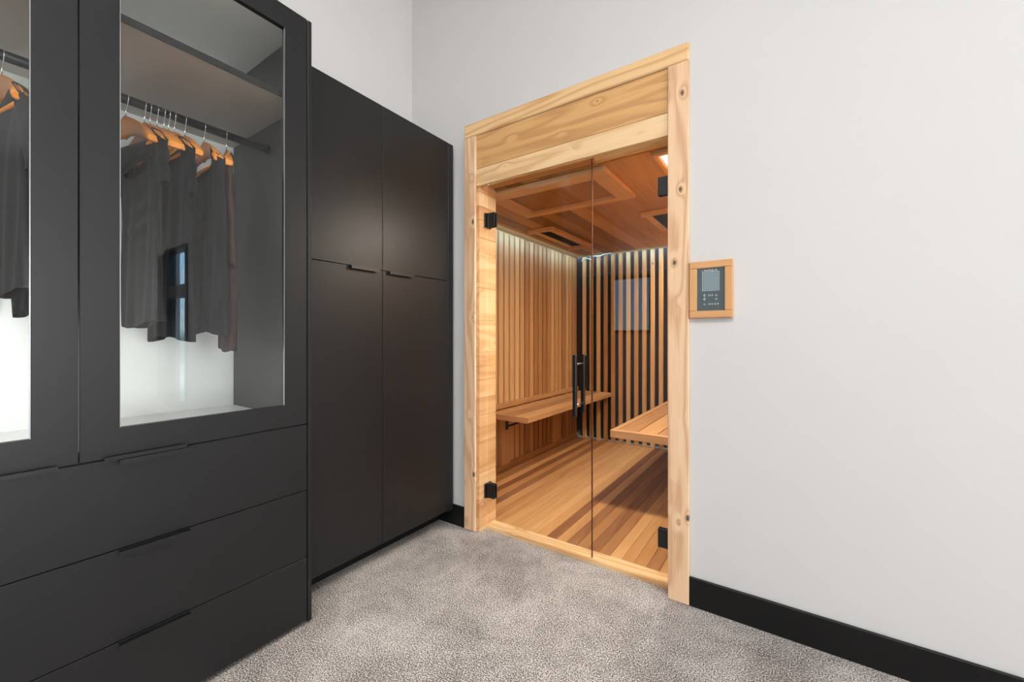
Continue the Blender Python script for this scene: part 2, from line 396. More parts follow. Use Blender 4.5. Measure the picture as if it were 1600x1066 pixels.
# walls with their slats
def struct_root(name, loc, lab): return empty(name, loc, lab, 'wall', kind='structure')
r = struct_root('wall_sauna_left', (SX0 - 0.05, 3.3, 0), 'left sauna wall clad in upright cedar slats')
MB().box(SX0 - 0.08, SX0 - 0.03, SY0, SY1 + 0.06, -0.012, SC + 0.02).build('backing', M['backing'], r)
m = MB(); y = SY0 + 0.02
while y < 4.40:
    m.box(SX0 - 0.03, SX0, y, y + 0.063, 0.07, SC - 0.001, bev=0.004); y += 0.0862
m.box(SX0 - 0.03, SX0 + 0.004, 4.41, SY1 - 0.012, 0.07, SC - 0.001, bev=0.002)
m.build('slat_cladding', M['slat'], r)
m = MB(); m.box(SX0 - 0.03, SX0 + 0.012, SY0, SY1, 0.013, 0.072, bev=0.003)
m.build('baseboard', M['bench_y'], r)
r = struct_root('wall_sauna_back', (-1.2, SY1 + 0.05, 0), 'back sauna wall of spaced cedar slats over dark heater panels')
MB().box(SX0 - 0.08, SX1 + 0.08, SY1 + 0.045, SY1 + 0.09, -0.012, SC + 0.02).build('backing', M['backing'], r)
m = MB(); x = -2.024 - 0.0195
while x < SX1 - 0.04:
    m.box(x, x + 0.041, SY1 - 0.035, SY1, 0.013, SC - 0.001, bev=0.0025); x += 0.0876
m.build('slat_cladding', M['slat'], r)
for a, b in ((-2.09, -1.50), (-1.49, -0.93), (-0.92, -0.40)):
    MB().box(a, b, SY1 + 0.014, SY1 + 0.044, 0.02, 1.93, bev=0.004).build('heater_panel', M['heater'], r)
r = struct_root('wall_sauna_right', (SX1 + 0.05, 3.3, 0), 'right sauna wall clad in upright cedar slats')
MB().box(SX1 + 0.03, SX1 + 0.08, SY0, SY1 + 0.06, -0.012, SC + 0.02).build('backing', M['backing'], r)
m = MB(); y = SY0 + 0.02
while y < 4.40:
    m.box(SX1, SX1 + 0.03, y, y + 0.066, 0.013, SC - 0.001, bev=0.0025); y += 0.0862
m.build('slat_cladding', M['slat'], r)
m = boards(MB(), SX0 - 0.05, -1.605, SY0 + 0.0, SY0 + 0.018, 0.0, SC, 0, 0.11); boards(m, -0.452, SX1 + 0.05, SY0, SY0 + 0.018, 0.0, SC, 0, 0.055)
tag(m.build('wall_sauna_front', M['slat']), 'cedar boarded inside of the sauna doorway wall', 'wall', kind='structure')

# ---- cedar door surround
CY = 1.957
m = MB(); m.box(-1.699, -0.381, CY, WY - 0.0005, 2.440, 2.522, bev=0.006)
tag(m.build('trim_1', M['casing_x']), 'cedar head casing across the top of the sauna doorway', 'casing', kind='structure')
m = MB(); m.box(-1.699, -1.611, CY, WY - 0.0005, 0.002, 2.439, bev=0.003)
tag(m.build('trim_2', M['casing']), 'left cedar door casing beside the tall cabinet', 'casing', kind='structure')
m = MB(); m.box(-0.472, -0.381, CY, WY - 0.0005, 0.002, 2.439, bev=0.003)
tag(m.build('trim_3', M['casing']), 'right knotty cedar door casing beside the control panel', 'casing', kind='structure')
M['casing_up'] = wood('golden_cedar_board', srgb(192, 140, 88), srgb(218, 168, 108), srgb(234, 192, 138), 0, var=0.1, ring=0.4, knots=0.6, ringf=32, knotscale=9.0, kr=0.1, fine=0.4)
M['casing_low'] = wood('pale_cedar_board', srgb(216, 168, 116), srgb(240, 204, 156), srgb(250, 224, 184), 0, var=0.1, ring=0.36, knots=0.7, ringf=30, knotscale=10.0, kr=0.11, fine=0.4)
tag(MB().box(-1.61, -0.473, WY - 0.006, WY + 0.016, 2.236, 2.4395, bev=0.002).build('trim_4', M['casing_up']), 'wide golden cedar board under the head casing of the sauna doorway', 'transom board', kind='structure')
tag(MB().box(-1.61, -0.473, WY - 0.006, WY + 0.016, 2.131, 2.235, bev=0.002).build('trim_9', M['casing_low']), 'paler narrow cedar board right above the glass doors', 'transom board', kind='structure')
m = MB(); z = 0.0
while z < 2.165:
    h = random.choice((0.085, 0.16, 0.2, 0.11)); z1 = min(2.165, z + h)
    m.box(-1.632, -1.590, WY + 0.002, SY0 + 0.019, z + 0.0005, z1 - 0.0005, bev=0.0015)
    z = z1
tag(m.build('trim_5', M['jamb']), 'pale cedar lining of the left door jamb', 'jamb', kind='structure')
m = MB(); m.box(-0.471, -0.44, WY + 0.002, SY0 + 0.019, 0.0, 2.165, bev=0.001)
tag(m.build('trim_6', M['casing']), 'cedar lining of the right door jamb', 'jamb', kind='structure')
m = MB(); m.box(-1.631, -0.441, WY + 0.0165, 2.04, 2.1655, 2.20, bev=0.002); m.box(-1.587, -0.472, 2.062, SY0 + 0.019, 2.158, 2.20, bev=0.002)
m.box(-0.875, -0.472, 2.058, 2.085, 2.134, 2.157, bev=0.003)
tag(m.build('trim_7', M['casing_x']), 'cedar head lining with a door stop over the right glass pane', 'jamb', kind='structure')
m = MB(); m.box(-1.5895, -0.472, 2.034, SY0 - 0.001, -0.01, 0.0225, bev=0.003)
tag(m.build('trim_8', M['casing_x']), 'low cedar threshold under the glass doors', 'threshold', kind='structure')

# ---- glass doors
def hinge(parent, xg, zc, side):
    m = MB()
    m.box(xg, xg + side * 0.048, 2.036, 2.044, zc - 0.045, zc + 0.045, bev=0.002)
    m.box(xg, xg + side * 0.048, 2.0565, 2.0645, zc - 0.045, zc + 0.045, bev=0.002)
    m.box(xg - side * 0.010, xg + side * 0.003, 2.030, 2.070, zc - 0.045, zc + 0.045, bev=0.002)
    m.box(xg - side * 0.018, xg - side * 0.010, 2.018, 2.082, zc - 0.045, zc + 0.045, bev=0.0015)
    h = m.build('hinge', M['black_metal'], parent)
    return
    m.tube([(xg + side * 0.026, 2.0355, zc - 0.012), (xg + side * 0.026, 2.0335, zc - 0.012)], 0.004, 10); m.tube([(xg + side * 0.026, 2.0355, zc + 0.012), (xg + side * 0.026, 2.0335, zc + 0.012)], 0.004, 10)
    m.build('screw', M['steel'], h)
d1 = empty('door_1', (-1.58, 2.05, 0.024), 'left frameless glass sauna door with black pull handle', 'door', kind='structure')
MB().box(-1.578, -0.8845, 2.046, 2.055, 0.026, 2.152).build('glass_pane', M['sauna_glass'], d1)
MB().box(-0.8843, -0.8826, 2.046, 2.055, 0.026, 2.152).build('glass_edge', M['glass_edge'], d1)
hinge(d1, -1.568, 1.930, 1); hinge(d1, -1.568, 0.241, 1)
m = MB()
m.box(-0.969, -0.949, 1.992, 2.012, 0.775, 1.105, bev=0.0015)
hh = m.build('handle', M['black_metal'], d1)
m = MB(); m.box(-0.967, -0.947, 2.089, 2.109, 0.785, 1.105, bev=0.0015); m.build('handle', M['black_metal'], d1)
m = MB()
for z in (1.055, 0.835):
    m.tube([(-0.958, 2.013, z), (-0.958, 2.0885, z)], 0.006, 12)
m.build('handle_post', M['steel'], d1)
d2 = empty('door_2', (-0.47, 2.05, 0.024), 'right frameless glass sauna pane on small black hinges', 'door', kind='structure')
MB().box(-0.8795, -0.485, 2.046, 2.055, 0.026, 2.130).build('glass_pane', M['sauna_glass'], d2)
MB().box(-0.8812, -0.8796, 2.046, 2.055, 0.026, 2.130).build('glass_edge', M['glass_edge'], d2)
hinge(d2, -0.489, 1.927, -1); hinge(d2, -0.489, 0.232, -1)

# ================================================================== SAUNA FURNITURE
# left bench along the slatted wall
b = empty('sauna_bench', (-1.9, 3.6, 0.012), 'long cedar bench along the left slatted wall of the sauna', 'bench', 'sauna benches')
m = MB()
for a, c in ((-2.068, -1.945), (-1.943, -1.818), (-1.816, -1.682)):
    m.box(a, c, 2.70, 4.462, 0.533, 0.573, bev=0.002)
m.build('seat', M['bench_y'], b)
m = MB(); m.box(-2.068, -1.682, 2.688, 2.699, 0.531, 0.573, bev=0.001); m.build('end_board', M['bench_x'], b)
m = MB(); m.box(-2.129, -2.088, 2.46, 4.462, 0.574, 0.618, bev=0.003); m.build('wall_rail', M['bench_y'], b)
for y0, y1 in ((2.92, 3.05), (3.86, 3.99)):
    m = MB(); m.box(-2.129, -2.095, y0, y1, 0.073, 0.532, bev=0.002); m.build('support', M['slat'], b)
    m = MB(); yc = (y0 + y1) / 2
    m.box(-2.094, -2.088, yc - 0.02, yc + 0.02, 0.38, 0.531, bev=0.001); m.box(-2.087, -1.76, yc - 0.02, yc + 0.02, 0.523, 0.5325, bev=0.001)
    m.tube([(-2.086, yc, 0.41), (-1.80, yc, 0.522)], 0.008, 8)
    m.build('bracket', M['black_metal'], b)
for y in (3.30, 4.24): MB().box(-1.80, -1.72, y, y + 0.04, 0.505, 0.5325, bev=0.002).build('clip', M['steel'], b)
# right bench
b = empty('sauna_bench', (-0.69, 3.6, 0.012), 'cedar bench at the right side of the sauna, partly behind the door casing', 'bench', 'sauna benches')
x = -1.018
m = MB()
for w_ in (0.045, 0.128, 0.128, 0.128, 0.128, 0.10):
    m.box(x, x + w_ - 0.006, 2.72, 4.462, 0.530, 0.572, bev=0.002); x += w_
m.build('seat', M['bench_y'], b)
m = MB(); m.box(-1.022, SX1 - 0.001, 2.676, 2.718, 0.520, 0.573, bev=0.003); m.build('front_rail', M['bench_x'], b)
m = MB(); m.box(-1.0, SX1 - 0.001, 3.45, 3.49, 0.485, 0.529, bev=0.002); m.build('support', M['bench_x'], b)
for y0 in (2.95, 4.1):
    m = MB(); m.box(SX1 - 0.036, SX1 - 0.001, y0, y0 + 0.08, 0.013, 0.519, bev=0.002); m.build('leg', M['bench_y'], b)

# framed panels on the ceiling
def ceil_frame(x0, x1, y0, y1, lab, cat, group, insidemat, name='ceiling_panel', wdt=0.11, drop=0.028, inname='board'):
    r = empty(name, ((x0 + x1) / 2, (y0 + y1) / 2, SC), lab, cat, group)
    MB().box(x0, x1, y0, y0 + wdt, SC - drop, SC - 0.0015, bev=0.003).build('end_rail', M['frame_x'], r)
    MB().box(x0, x1, y1 - wdt * 0.62, y1, SC - drop, SC - 0.0015, bev=0.003).build('end_rail', M['frame_x'], r)
    MB().box(x0, x0 + wdt, y0 + wdt, y1 - wdt * 0.62, SC - drop, SC - 0.0015, bev=0.003).build('side_rail', M['frame_y'], r)
    MB().box(x1 - wdt, x1, y0 + wdt, y1 - wdt * 0.62, SC - drop, SC - 0.0015, bev=0.003).build('side_rail', M['frame_y'], r)
    MB().box(x0 + wdt, x1 - wdt, y0 + wdt, y1 - wdt * 0.62, SC - 0.008, SC - 0.0015).build(inname, insidemat, r)
    return r
ceil_frame(-1.70, -0.853, 2.146, 2.70, 'cedar framed board panel on the sauna ceiling above the left door', 'ceiling panel', None, M['ceilboard'])
ceil_frame(-0.86, -0.50, 3.94, 4.40, 'cedar framed lamp added out of view at the far right of the sauna ceiling', 'ceiling light', None, M['sauna_lamp'], name='sauna_ceiling_lamp', wdt=0.045, inname='diffuser')  # unseen lamp added to brighten the sauna
ceil_frame(-0.59, -0.345, 2.130, 2.46, 'lit cedar framed lamp at the right edge of the sauna ceiling', 'ceiling light', None, M['sauna_lamp'], name='sauna_ceiling_lamp', wdt=0.024, inname='diffuser')
def vent(x0, x1, y0, y1, lab):
    r = empty('ceiling_vent', ((x0 + x1) / 2, (y0 + y1) / 2, SC), lab, 'ceiling vent', 'dark ceiling vents in the sauna')
    w_ = 0.05
    m = MB(); m.box(x0, x1, y0, y0 + w_ * .7, SC - 0.035, SC - 0.0015, bev=0.002); m.box(x0, x1, y1 - w_ * .7, y1, SC - 0.035, SC - 0.0015, bev=0.002)
    m.box(x0, x0 + w_, y0 + w_ * .7, y1 - w_ * .7, SC - 0.012, SC - 0.0015, bev=0.002); m.box(x1 - w_, x1, y0 + w_ * .7, y1 - w_ * .7, SC - 0.035, SC - 0.0015, bev=0.002)
    m.build('frame', M['frame_x'], r)
    m = MB(); m.box(x0 + w_, x1 - w_, y0 + w_ * .7, y1 - w_ * .7, SC - 0.006, SC - 0.0015); m.build('grille', M['black_metal'], r)
    m = MB(); y = y0 + 0.06
    while y < y1 - 0.06:
        m.box(x0 + w_ + 0.004, x1 - w_ - 0.03, y, y + 0.006, SC - 0.011, SC - 0.0062); y += 0.03
    m.build('fins', M['black_metal'], r)
vent(-1.93, -1.68, 3.08, 3.90, 'cedar framed dark vent over the left sauna bench')
vent(-0.95, -0.50, 3.12, 3.80, 'cedar framed dark vent on the sauna ceiling right of the glass seam')
# LED strips at the top of the walls
r = empty('light_strip', (SX0 + 0.02, 3.3, SC), 'thin cool white light strip along the top of the left slats', 'light strip', 'light strips in the sauna')
MB().box(SX0 + 0.006, SX0 + 0.018, SY0 + 0.03, SY1 - 0.06, SC - 0.010, SC - 0.0015).build('diffuser', M['led'], r)
r = empty('light_strip', (-1.2, SY1 - 0.05, SC), 'thin cool white light strip along the top of the back slats', 'light strip', 'light strips in the sauna')
MB().box(SX0 + 0.03, SX1 - 0.02, SY1 - 0.055, SY1 - 0.043, SC - 0.010, SC - 0.0015).build('diffuser', M['led'], r)
a = area('light_strip_glow', (SX0 + 0.11, 3.3, SC - 0.03), (0, math.radians(50), 0), 0.04, 2.2, 3.8, (0.32, 0.64, 1.0))
a = area('light_strip_glow', (-1.25, SY1 - 0.13, SC - 0.03), (math.radians(50), 0, 0), 1.7, 0.04, 3.0, (0.32, 0.64, 1.0))
# loose cable near the corner
m = MB(); pts = []
cp = [(-2.03, 4.42, 2.085), (-1.985, 4.41, 2.118), (-1.9, 4.43, 2.09), (-1.90, 4.41, 2.127), (-1.80, 4.40, 2.120), (-1.74, 4.40, 2.135), (-1.66, 4.41, 2.140)]
for i in range(len(cp) - 1):
    for k in range(6):
        u = k / 6; p0 = Vector(cp[max(i - 1, 0)]); p1 = Vector(cp[i]); p2 = Vector(cp[i + 1]); p3 = Vector(cp[min(i + 2, len(cp) - 1)])
        pts.append(0.5 * ((2 * p1) + (p2 - p0) * u + (2 * p0 - 5 * p1 + 4 * p2 - p3) * u * u + (3 * p1 - p0 - 3 * p2 + p3) * u ** 3))
m.tube(pts, 0.005, 8)
M['cable'] = flat('clear_cable', srgb(165, 165, 155), 0.35)
tag(m.build('light_cable', M['cable'], origin=(-1.85, 4.42, 2.1)), 'looped pale cable at the top corner of the back slats', 'cable')
m = MB(); m.box(-2.075, -1.965, 4.445, 4.464, 0.60, 0.985, bev=0.003)
tag(m.build('wall_box', M['black_metal'], origin=(-2.02, 4.464, 0.79)), 'black box on the back slats seen behind the door handle', 'box')
# sauna interior light
area('sauna_lamp_light', (-0.47, 2.30, SC - 0.03), (0, 0, 0), 0.14, 0.2, 38, (1, 0.92, 0.82))
area('sauna_lamp_light', (-0.68, 4.17, SC - 0.03), (0, 0, 0), 0.3, 0.5, 15, (1, 0.92, 0.82))  # light of the added far lamp

# ================================================================== CONTROL PANEL
cpn = empty('sauna_control_panel', (-0.292, WY, 1.41), 'cedar framed control panel with grey screen beside the sauna door', 'control panel')
x0, x1, z0, z1 = -0.378, -0.207, 1.284, 1.531
t_ = 0.031
M['pf_x'] = wood('panel_frame_x', srgb(190, 134, 88), srgb(214, 160, 108), srgb(230, 182, 134), 0, var=0.2, ring=0.1)
M['pf_z'] = wood('panel_frame_z', srgb(190, 134, 88), srgb(214, 160, 108), srgb(230, 182, 134), 2, var=0.2, ring=0.1)
for a, c in ((z1 - t_, z1), (z0, z0 + t_)): MB().box(x0, x1, 1.948, WY - 0.0005, a, c, bev=0.003).build('frame_rail', M['pf_x'], cpn)
for a, c in ((x0, x0 + t_), (x1 - t_, x1)): MB().box(a, c, 1.948, WY - 0.0005, z0 + t_, z1 - t_, bev=0.003).build('side_rail', M['pf_z'], cpn)
M['panelglass'] = flat('grey_panel_glass', srgb(78, 90, 94), 0.12, spec=0.6)
M['screen'] = flat('lcd_screen', srgb(128, 146, 152), 0.2)
M['white_ink'] = flat('white_ink', srgb(225, 230, 232), 0.5)
face = MB().box(x0 + t_, x1 - t_, 1.957, 1.972, z0 + t_, z1 - t_).build('face_plate', M['panelglass'], cpn)
sx0, sx1, sz0, sz1 = -0.323, -0.262, 1.405, 1.482
MB().box(sx0, sx1, 1.9560, 1.9568, sz0, sz1).build('screen', M['screen'], face)
m = MB(); lw = 0.0012
for (a, b_, c, d) in ((sx0 - .003, sx1 + .003, sz1 + .002, sz1 + .002 + lw), (sx0 - .003, sx1 + .003, sz0 - .003, sz0 - .003 + lw), (sx0 - .003, sx0 - .003 + lw, sz0 - .003, sz1 + .003), (sx1 + .002, sx1 + .002 + lw, sz0 - .003, sz1 + .003)):
    m.box(a, b_, 1.9558, 1.9567, c, d)
def stroke(pts, r=0.0010):
    m.tube([(p[0], 1.9563, p[1]) for p in pts], r, 6)
# row of small capital-like marks above the screen
xx = -0.327
for k, s in enumerate('NVAVVALVN'):
    w_ = 0.0062; zb, zt = 1.4865, 1.4945
    g = {'N': [(0, 0), (0, 1), (1, 0), (1, 1)], 'V': [(0, 1), (.5, 0), (1, 1)], 'A': [(0, 0), (.5, 1), (1, 0)], 'L': [(0, 1), (0, 0), (.9, 0)]}[s]
    stroke([(xx + p[0] * w_ * .8, zb + p[1] * (zt - zb)) for p in g]); xx += w_ * 1.18
def arc(cx, cz, r, a0, a1): stroke([(cx + r * math.cos(math.radians(a0 + (a1 - a0) * i / 8)), cz + r * math.sin(math.radians(a0 + (a1 - a0) * i / 8))) for i in range(9)])
for (cx, cz, kind) in ((-0.316, 1.382, 'l'), (-0.293, 1.382, 'b'), (-0.270, 1.382, 'u'), (-0.316, 1.366, 'l'), (-0.270, 1.366, 'u'), (-0.316, 1.344, 'u'), (-0.293, 1.344, 'b'), (-0.270, 1.344, 'b')):
    if kind == 'l': arc(cx, cz, 0.0045, 60, 300); stroke([(cx - .003, cz), (cx + .003, cz + .002)])
    if kind == 'u': stroke([(cx - .004, cz - .003), (cx, cz + .004), (cx + .004, cz - .003), (cx - .004, cz - .003)])
    if kind == 'b': arc(cx - .003, cz, 0.0045, 120, 240); arc(cx + .003, cz, 0.0045, -60, 60); stroke([(cx, cz - .003), (cx, cz + .003)])
m.build('markings', M['white_ink'], face)

# ================================================================== TALL CABINET (two pairs of doors)
tc_ = empty('tall_cabinet', (-1.98, 1.45, 0), 'matte charcoal tall cabinet with four doors beside the sauna doorway', 'cabinet')
TX = -1.79; TD = 0.02
m = MB()
m.box(XL + 0.002, TX - TD - 0.002, 0.958, 0.976, 0.10, 2.424); m.box(XL + 0.002, TX, 1.911, 1.956, 0.10, 2.424, bev=0.0012)
m.box(XL + 0.002, TX - TD - 0.002, 0.977, 1.910, 2.404, 2.424); m.box(XL + 0.002, TX - TD - 0.002, 0.977, 1.910, 0.10, 0.12)
m.box(XL + 0.002, TX - TD - 0.002, 1.40, 1.42, 0.121, 2.403); m.box(XL + 0.002, XL + 0.010, 0.977, 1.91, 0.121, 2.403)
m.build('carcass', M['cab'], tc_)
m = MB(); m.box(-1.935, -1.92, 0.958, 1.9605, 0.0, 0.099); m.build('toe_kick', M['baseboard'], tc_)
zs = 1.553
for (y0, y1, lo) in ((0.960, 1.4085, 0), (1.4115, 1.9095, 0)):
    MB().box(TX - TD, TX, y0, y1, zs + 0.0015, 2.424, bev=0.0008).build('door', M['cab'], tc_)
    dd = MB().box(TX - TD, TX, y0, y1, 0.108, zs - 0.0015, bev=0.0008).build('door', M['cab'], tc_)
    ha, hb_ = (1.212, 1.378) if y0 < 1.2 else (1.443, 1.612)
    m = MB(); m.box(TX + 0.0005, TX + 0.020, ha, hb_, zs - 0.003, zs - 0.0005); m.box(TX + 0.017, TX + 0.020, ha, hb_, zs - 0.016, zs - 0.003)
    m.build('pull', M['black_metal'], dd)

# ================================================================== WARDROBE (glass doors over drawers)
FX = -1.67; FD = 0.022; BX = -2.345
WY0, WY1 = -0.412, 0.953
PI_ = 0.934      # inner face of right side panel
wr = empty('glass_front_wardrobe', (-2.0, 0.27, 0), 'large charcoal wardrobe with two glass doors over wide drawers', 'wardrobe')
m = MB()
m.box(BX - 0.02, FX, PI_ + 0.002, WY1, 0.012, 2.524, bev=0.001)
m.box(BX - 0.02, FX, WY0, WY0 + 0.018, 0.012, 2.524, bev=0.001)
m.box(BX - 0.02, FX - FD - 0.001, WY0 + 0.019, PI_, 2.505, 2.524)
m.box(BX - 0.02, FX - 0.05, WY0 + 0.019, PI_, 0.012, 0.03)
m.build('carcass', M['cab'], wr)
MB().box(BX, FX - FD - 0.004, PI_ - 0.006, PI_ + 0.0015, 0.858, 2.504).build('side_lining', M['cab_in'], wr)
MB().box(BX - 0.018, BX, WY0 + 0.019, PI_ - 0.007, 0.838, 2.504).build('back_panel', M['cab_white'], wr)
MB().box(BX + 0.001, FX - FD - 0.004, WY0 + 0.019, PI_ - 0.007, 0.838, 0.858, bev=0.001).build('bottom_shelf', M['cab_white'], wr)
sh = MB().box(BX + 0.001, FX - FD - 0.008, WY0 + 0.019, PI_ - 0.007, 2.168, 2.190).build('shelf', M['shelf'], wr)
MB().box(FX - FD - 0.0075, FX - FD - 0.0045, WY0 + 0.019, PI_ - 0.007, 2.1665, 2.1915).build('edge_band', M['black_metal'], sh)
MB().box(BX + 0.001, FX - FD - 0.004, WY0 + 0.019, PI_ - 0.007, 2.488, 2.504).build('top_lining', M['cab_white'], wr)
m = MB(); m.box(BX + 0.001, BX + 0.135, WY0 + 0.019, PI_ - 0.007, 2.160, 2.1675); m.build('cleat', M['shelf'], wr)
# light strip added out of sight behind the door stile to brighten the interior
for yl in (0.30, ):
    m = MB(); m.box(FX - FD - 0.012, FX - FD - 0.001, yl - 0.008, yl + 0.008, 0.95, 1.55, bev=0.001)
    m.build('added_light_strip', M['steel'], wr)
    area('wardrobe_fill', (FX - FD - 0.016, yl, 1.17), (0, math.radians(90), 0), 0.4, 0.012, 1.7, (1.0, 0.985, 0.95))
# rod
RX, RZ = -1.99, 2.060
m = MB(); m.tube([(RX, WY0 + 0.02, RZ), (RX, PI_ - 0.009, RZ)], 0.0160, 24)
rod = m.build('hanging_rod', M['rod'], wr)
m = MB(); m.tube([(RX, PI_ - 0.014, RZ), (RX, PI_ - 0.0065, RZ)], 0.021, 20); m.build('rod_socket', M['rod'], rod)
for z in (2.075, 2.02): MB().tube([(-1.86, PI_ - 0.0075, z), (-1.86, PI_ - 0.0062, z)], 0.0035, 8).build('shelf_pin', M['steel'], wr)
# glass doors
def glass_door(y0, y1, gy0, gy1, py0, py1):
    z0, z1, gz0, gz1 = 0.841, 2.524, 0.928, 2.434
    m = MB()           # one continuous frame
    O = [(y0, z0), (y1, z0), (y1, z1), (y0, z1)]; I = [(gy0, gz0), (gy1, gz0), (gy1, gz1), (gy0, gz1)]
    vv = [[m.bm.verts.new((X_, p[0], p[1])) for p in L_] for X_ in (FX, FX - FD) for L_ in (O, I)]
    for k in range(4):
        q = (k + 1) % 4
        m.bm.faces.new((vv[0][k], vv[0][q], vv[1][q], vv[1][k])); m.bm.faces.new((vv[2][q], vv[2][k], vv[3][k], vv[3][q]))
        m.bm.faces.new((vv[0][q], vv[0][k], vv[2][k], vv[2][q])); m.bm.faces.new((vv[1][k], vv[1][q], vv[3][q], vv[3][k]))
    bmesh.ops.bevel(m.bm, geom=[e for e in m.bm.edges if abs(e.verts[0].co.x - e.verts[1].co.x) < 1e-6 and not ((e.verts[0] in vv[0]) != (e.verts[1] in vv[0])) and not ((e.verts[0] in vv[2]) != (e.verts[1] in vv[2]))], offset=0.0008, segments=1, affect='EDGES')
    d = m.build('door', M['cab'], wr)
    MB().box(FX - 0.0125, FX - 0.0085, gy0 + .0005, gy1 - .0005, gz0 + .0005, gz1 - .0005).build('glass_pane', M['glass'], d)
    for yb in (gy0 + 0.0003, gy1 - 0.0021): MB().box(FX - 0.0083, FX - 0.001, yb, yb + 0.0018, gz0 + 0.001, gz1 - 0.001).build('glass_bead', M['steel'], d)
    m = MB(); m.box(FX + 0.0005, FX + 0.024, py0, py1, z0 - 0.0032, z0 - 0.0006); m.box(FX + 0.021, FX + 0.024, py0, py1, z0 - 0.0006, z0 + 0.008)
    m.build('pull', M['black_metal'], d)
glass_door(0.2715, 0.932, 0.356, 0.842, 0.318, 0.515)
glass_door(-0.390, 0.2685, -0.304, 0.181, 0.022, 0.227)
for (z0, z1) in ((0.5645, 0.8365), (0.2865, 0.5615), (0.022, 0.2835)):
    dr = MB().box(FX - FD, FX, -0.060, 0.932, z0, z1, bev=0.0008).build('drawer', M['cab'], wr)
    m = MB(); m.box(FX + 0.0005, FX + 0.022, 0.352, 0.527, z1 - 0.004, z1 - 0.0012); m.box(FX + 0.019, FX + 0.022, 0.352, 0.527, z1 - 0.016, z1 - 0.004)
    m.build('pull', M['black_metal'], dr)
MB().box(FX - FD, FX, -0.392, -0.063, 0.022, 0.8365, bev=0.0008).build('drawer', M['cab'], wr)

# ================================================================== HANGERS AND CLOTHES
def hz(x):           # top of the hanger at distance x from its middle, local z (rod centre = 0)
    a = abs(x)
    return -0.062 - 0.118 * min(1, (a / 0.205)) ** 1.35 - 0.02 * max(0, 1 - abs(a - 0.03) / 0.03) * 0
def make_hanger(loc, rot):
    r = empty('clothes_hanger', loc); r.rotation_euler = (0, 0, rot)
    r['_o'] = (0, 0, 0)
    m = MB(); n = 33; half = 0.207; rings = []
    for i in range(n):
        x = -half + 2 * half * i / (n - 1); a = abs(x) / half
        top = -0.062 - 0.115 * a ** 1.35
        ht = 0.058 * (1 - a) ** 1.2 + 0.021 + 0.006 * a
        if a < 0.12: top += 0.004 * (1 - a / 0.12); ht += 0.01 * (1 - a / 0.12)
        wd = 0.006 + 0.015 * max(0, (a - 0.35) / 0.65) ** 1.1
        if a > 0.95: wd *= 0.8; ht *= 0.7
        cy = -0.018 * a * a
        ring = []
        for k in range(10):
            th = 2 * PI * k / 10; cs, sn = math.cos(th), math.sin(th)
            ring.append(m.bm.verts.new((x, cy + wd * math.copysign(abs(cs) ** 0.6, cs), top - ht / 2 + ht / 2 * math.copysign(abs(sn) ** 0.7, sn))))
        rings.append(ring)
    for A, B in zip(rings, rings[1:]):
        for k in range(10):
            f = m.bm.faces.new((A[k], A[(k + 1) % 10], B[(k + 1) % 10], B[k])); f.smooth = True
    m.bm.faces.new(rings[0][::-1]); m.bm.faces.new(rings[-1])
    m.build('body', M['hanger'], r)
    m = MB(); m.tube([(-0.185, -0.015, -0.192), (0.185, -0.015, -0.192)], 0.0058, 10); m.build('trouser_bar', M['hanger'], r)
    m = MB(); R = 0.0182; pts = [(0, 0, -0.066), (0, 0, -0.038)]
    for i in range(15):
        a = math.radians(-90 + 50 + (230) * i / 14)
        pts.append((R * math.cos(a) * 1.0, 0, 0.0 + R * math.sin(a)))
    pts = [(0, 0, -0.066), (0, 0, -0.045), (0.004, 0, -0.034), (0.012, 0, -0.0245)] + [(0.0182 * math.cos(math.radians(q)), 0, 0.0182 * math.sin(math.radians(q))) for q in range(-35, 196, 16)]
    m.tube(pts, 0.0017, 8)
    m.build('hook', M['chrome'], r)
    return r
def copy_tree(o, parent=None):
    c = o.copy(); C.objects.link(c); c.parent = parent
    for ch in [k for k in bpy.data.objects if k.parent == o]: copy_tree(ch, c)
    return c
proto = make_hanger((RX, 0.440, RZ), 0)
hangers = [
    (0.440, 12, 'leftmost wooden hanger behind the right wardrobe glass, holding the ribbed black knit'),
    (0.492, 2, 'wooden hanger holding the draped charcoal top, second from the left behind the right glass'),
    (0.508, -2, 'bare wooden hanger just right of the draped charcoal top'),
    (0.528, 1, 'bare wooden hanger, second of the tight cluster behind the draped top'),
    (0.549, -1, 'bare wooden hanger in the middle of the tight cluster, left of the black tee'),
    (0.563, 3, 'wooden hanger holding the black short sleeved tee'),
    (0.581, 0, 'bare wooden hanger immediately right of the black tee'),
    (0.615, -2, 'bare wooden hanger standing free, third from the right end of the rod'),
    (0.679, -1, 'wooden hanger holding the charcoal long sleeved top, second from the right end'),
    (0.760, -15, 'wooden hanger at the right end of the rod, turned edge on'),
    (0.158, 10, 'wooden hanger with a pale shoulder tip at the left edge of the photo'),
    (0.218, 8, 'wooden hanger nearest the door stile behind the left wardrobe glass'),
]
for i, (y, a, lab) in enumerate(hangers):
    o = proto if i == 0 else copy_tree(proto)
    o.location = (RX, y, RZ); o.rotation_euler = (0, 0, math.radians(a))
    tag(o, lab, 'hanger', 'wooden hangers on the wardrobe rod')

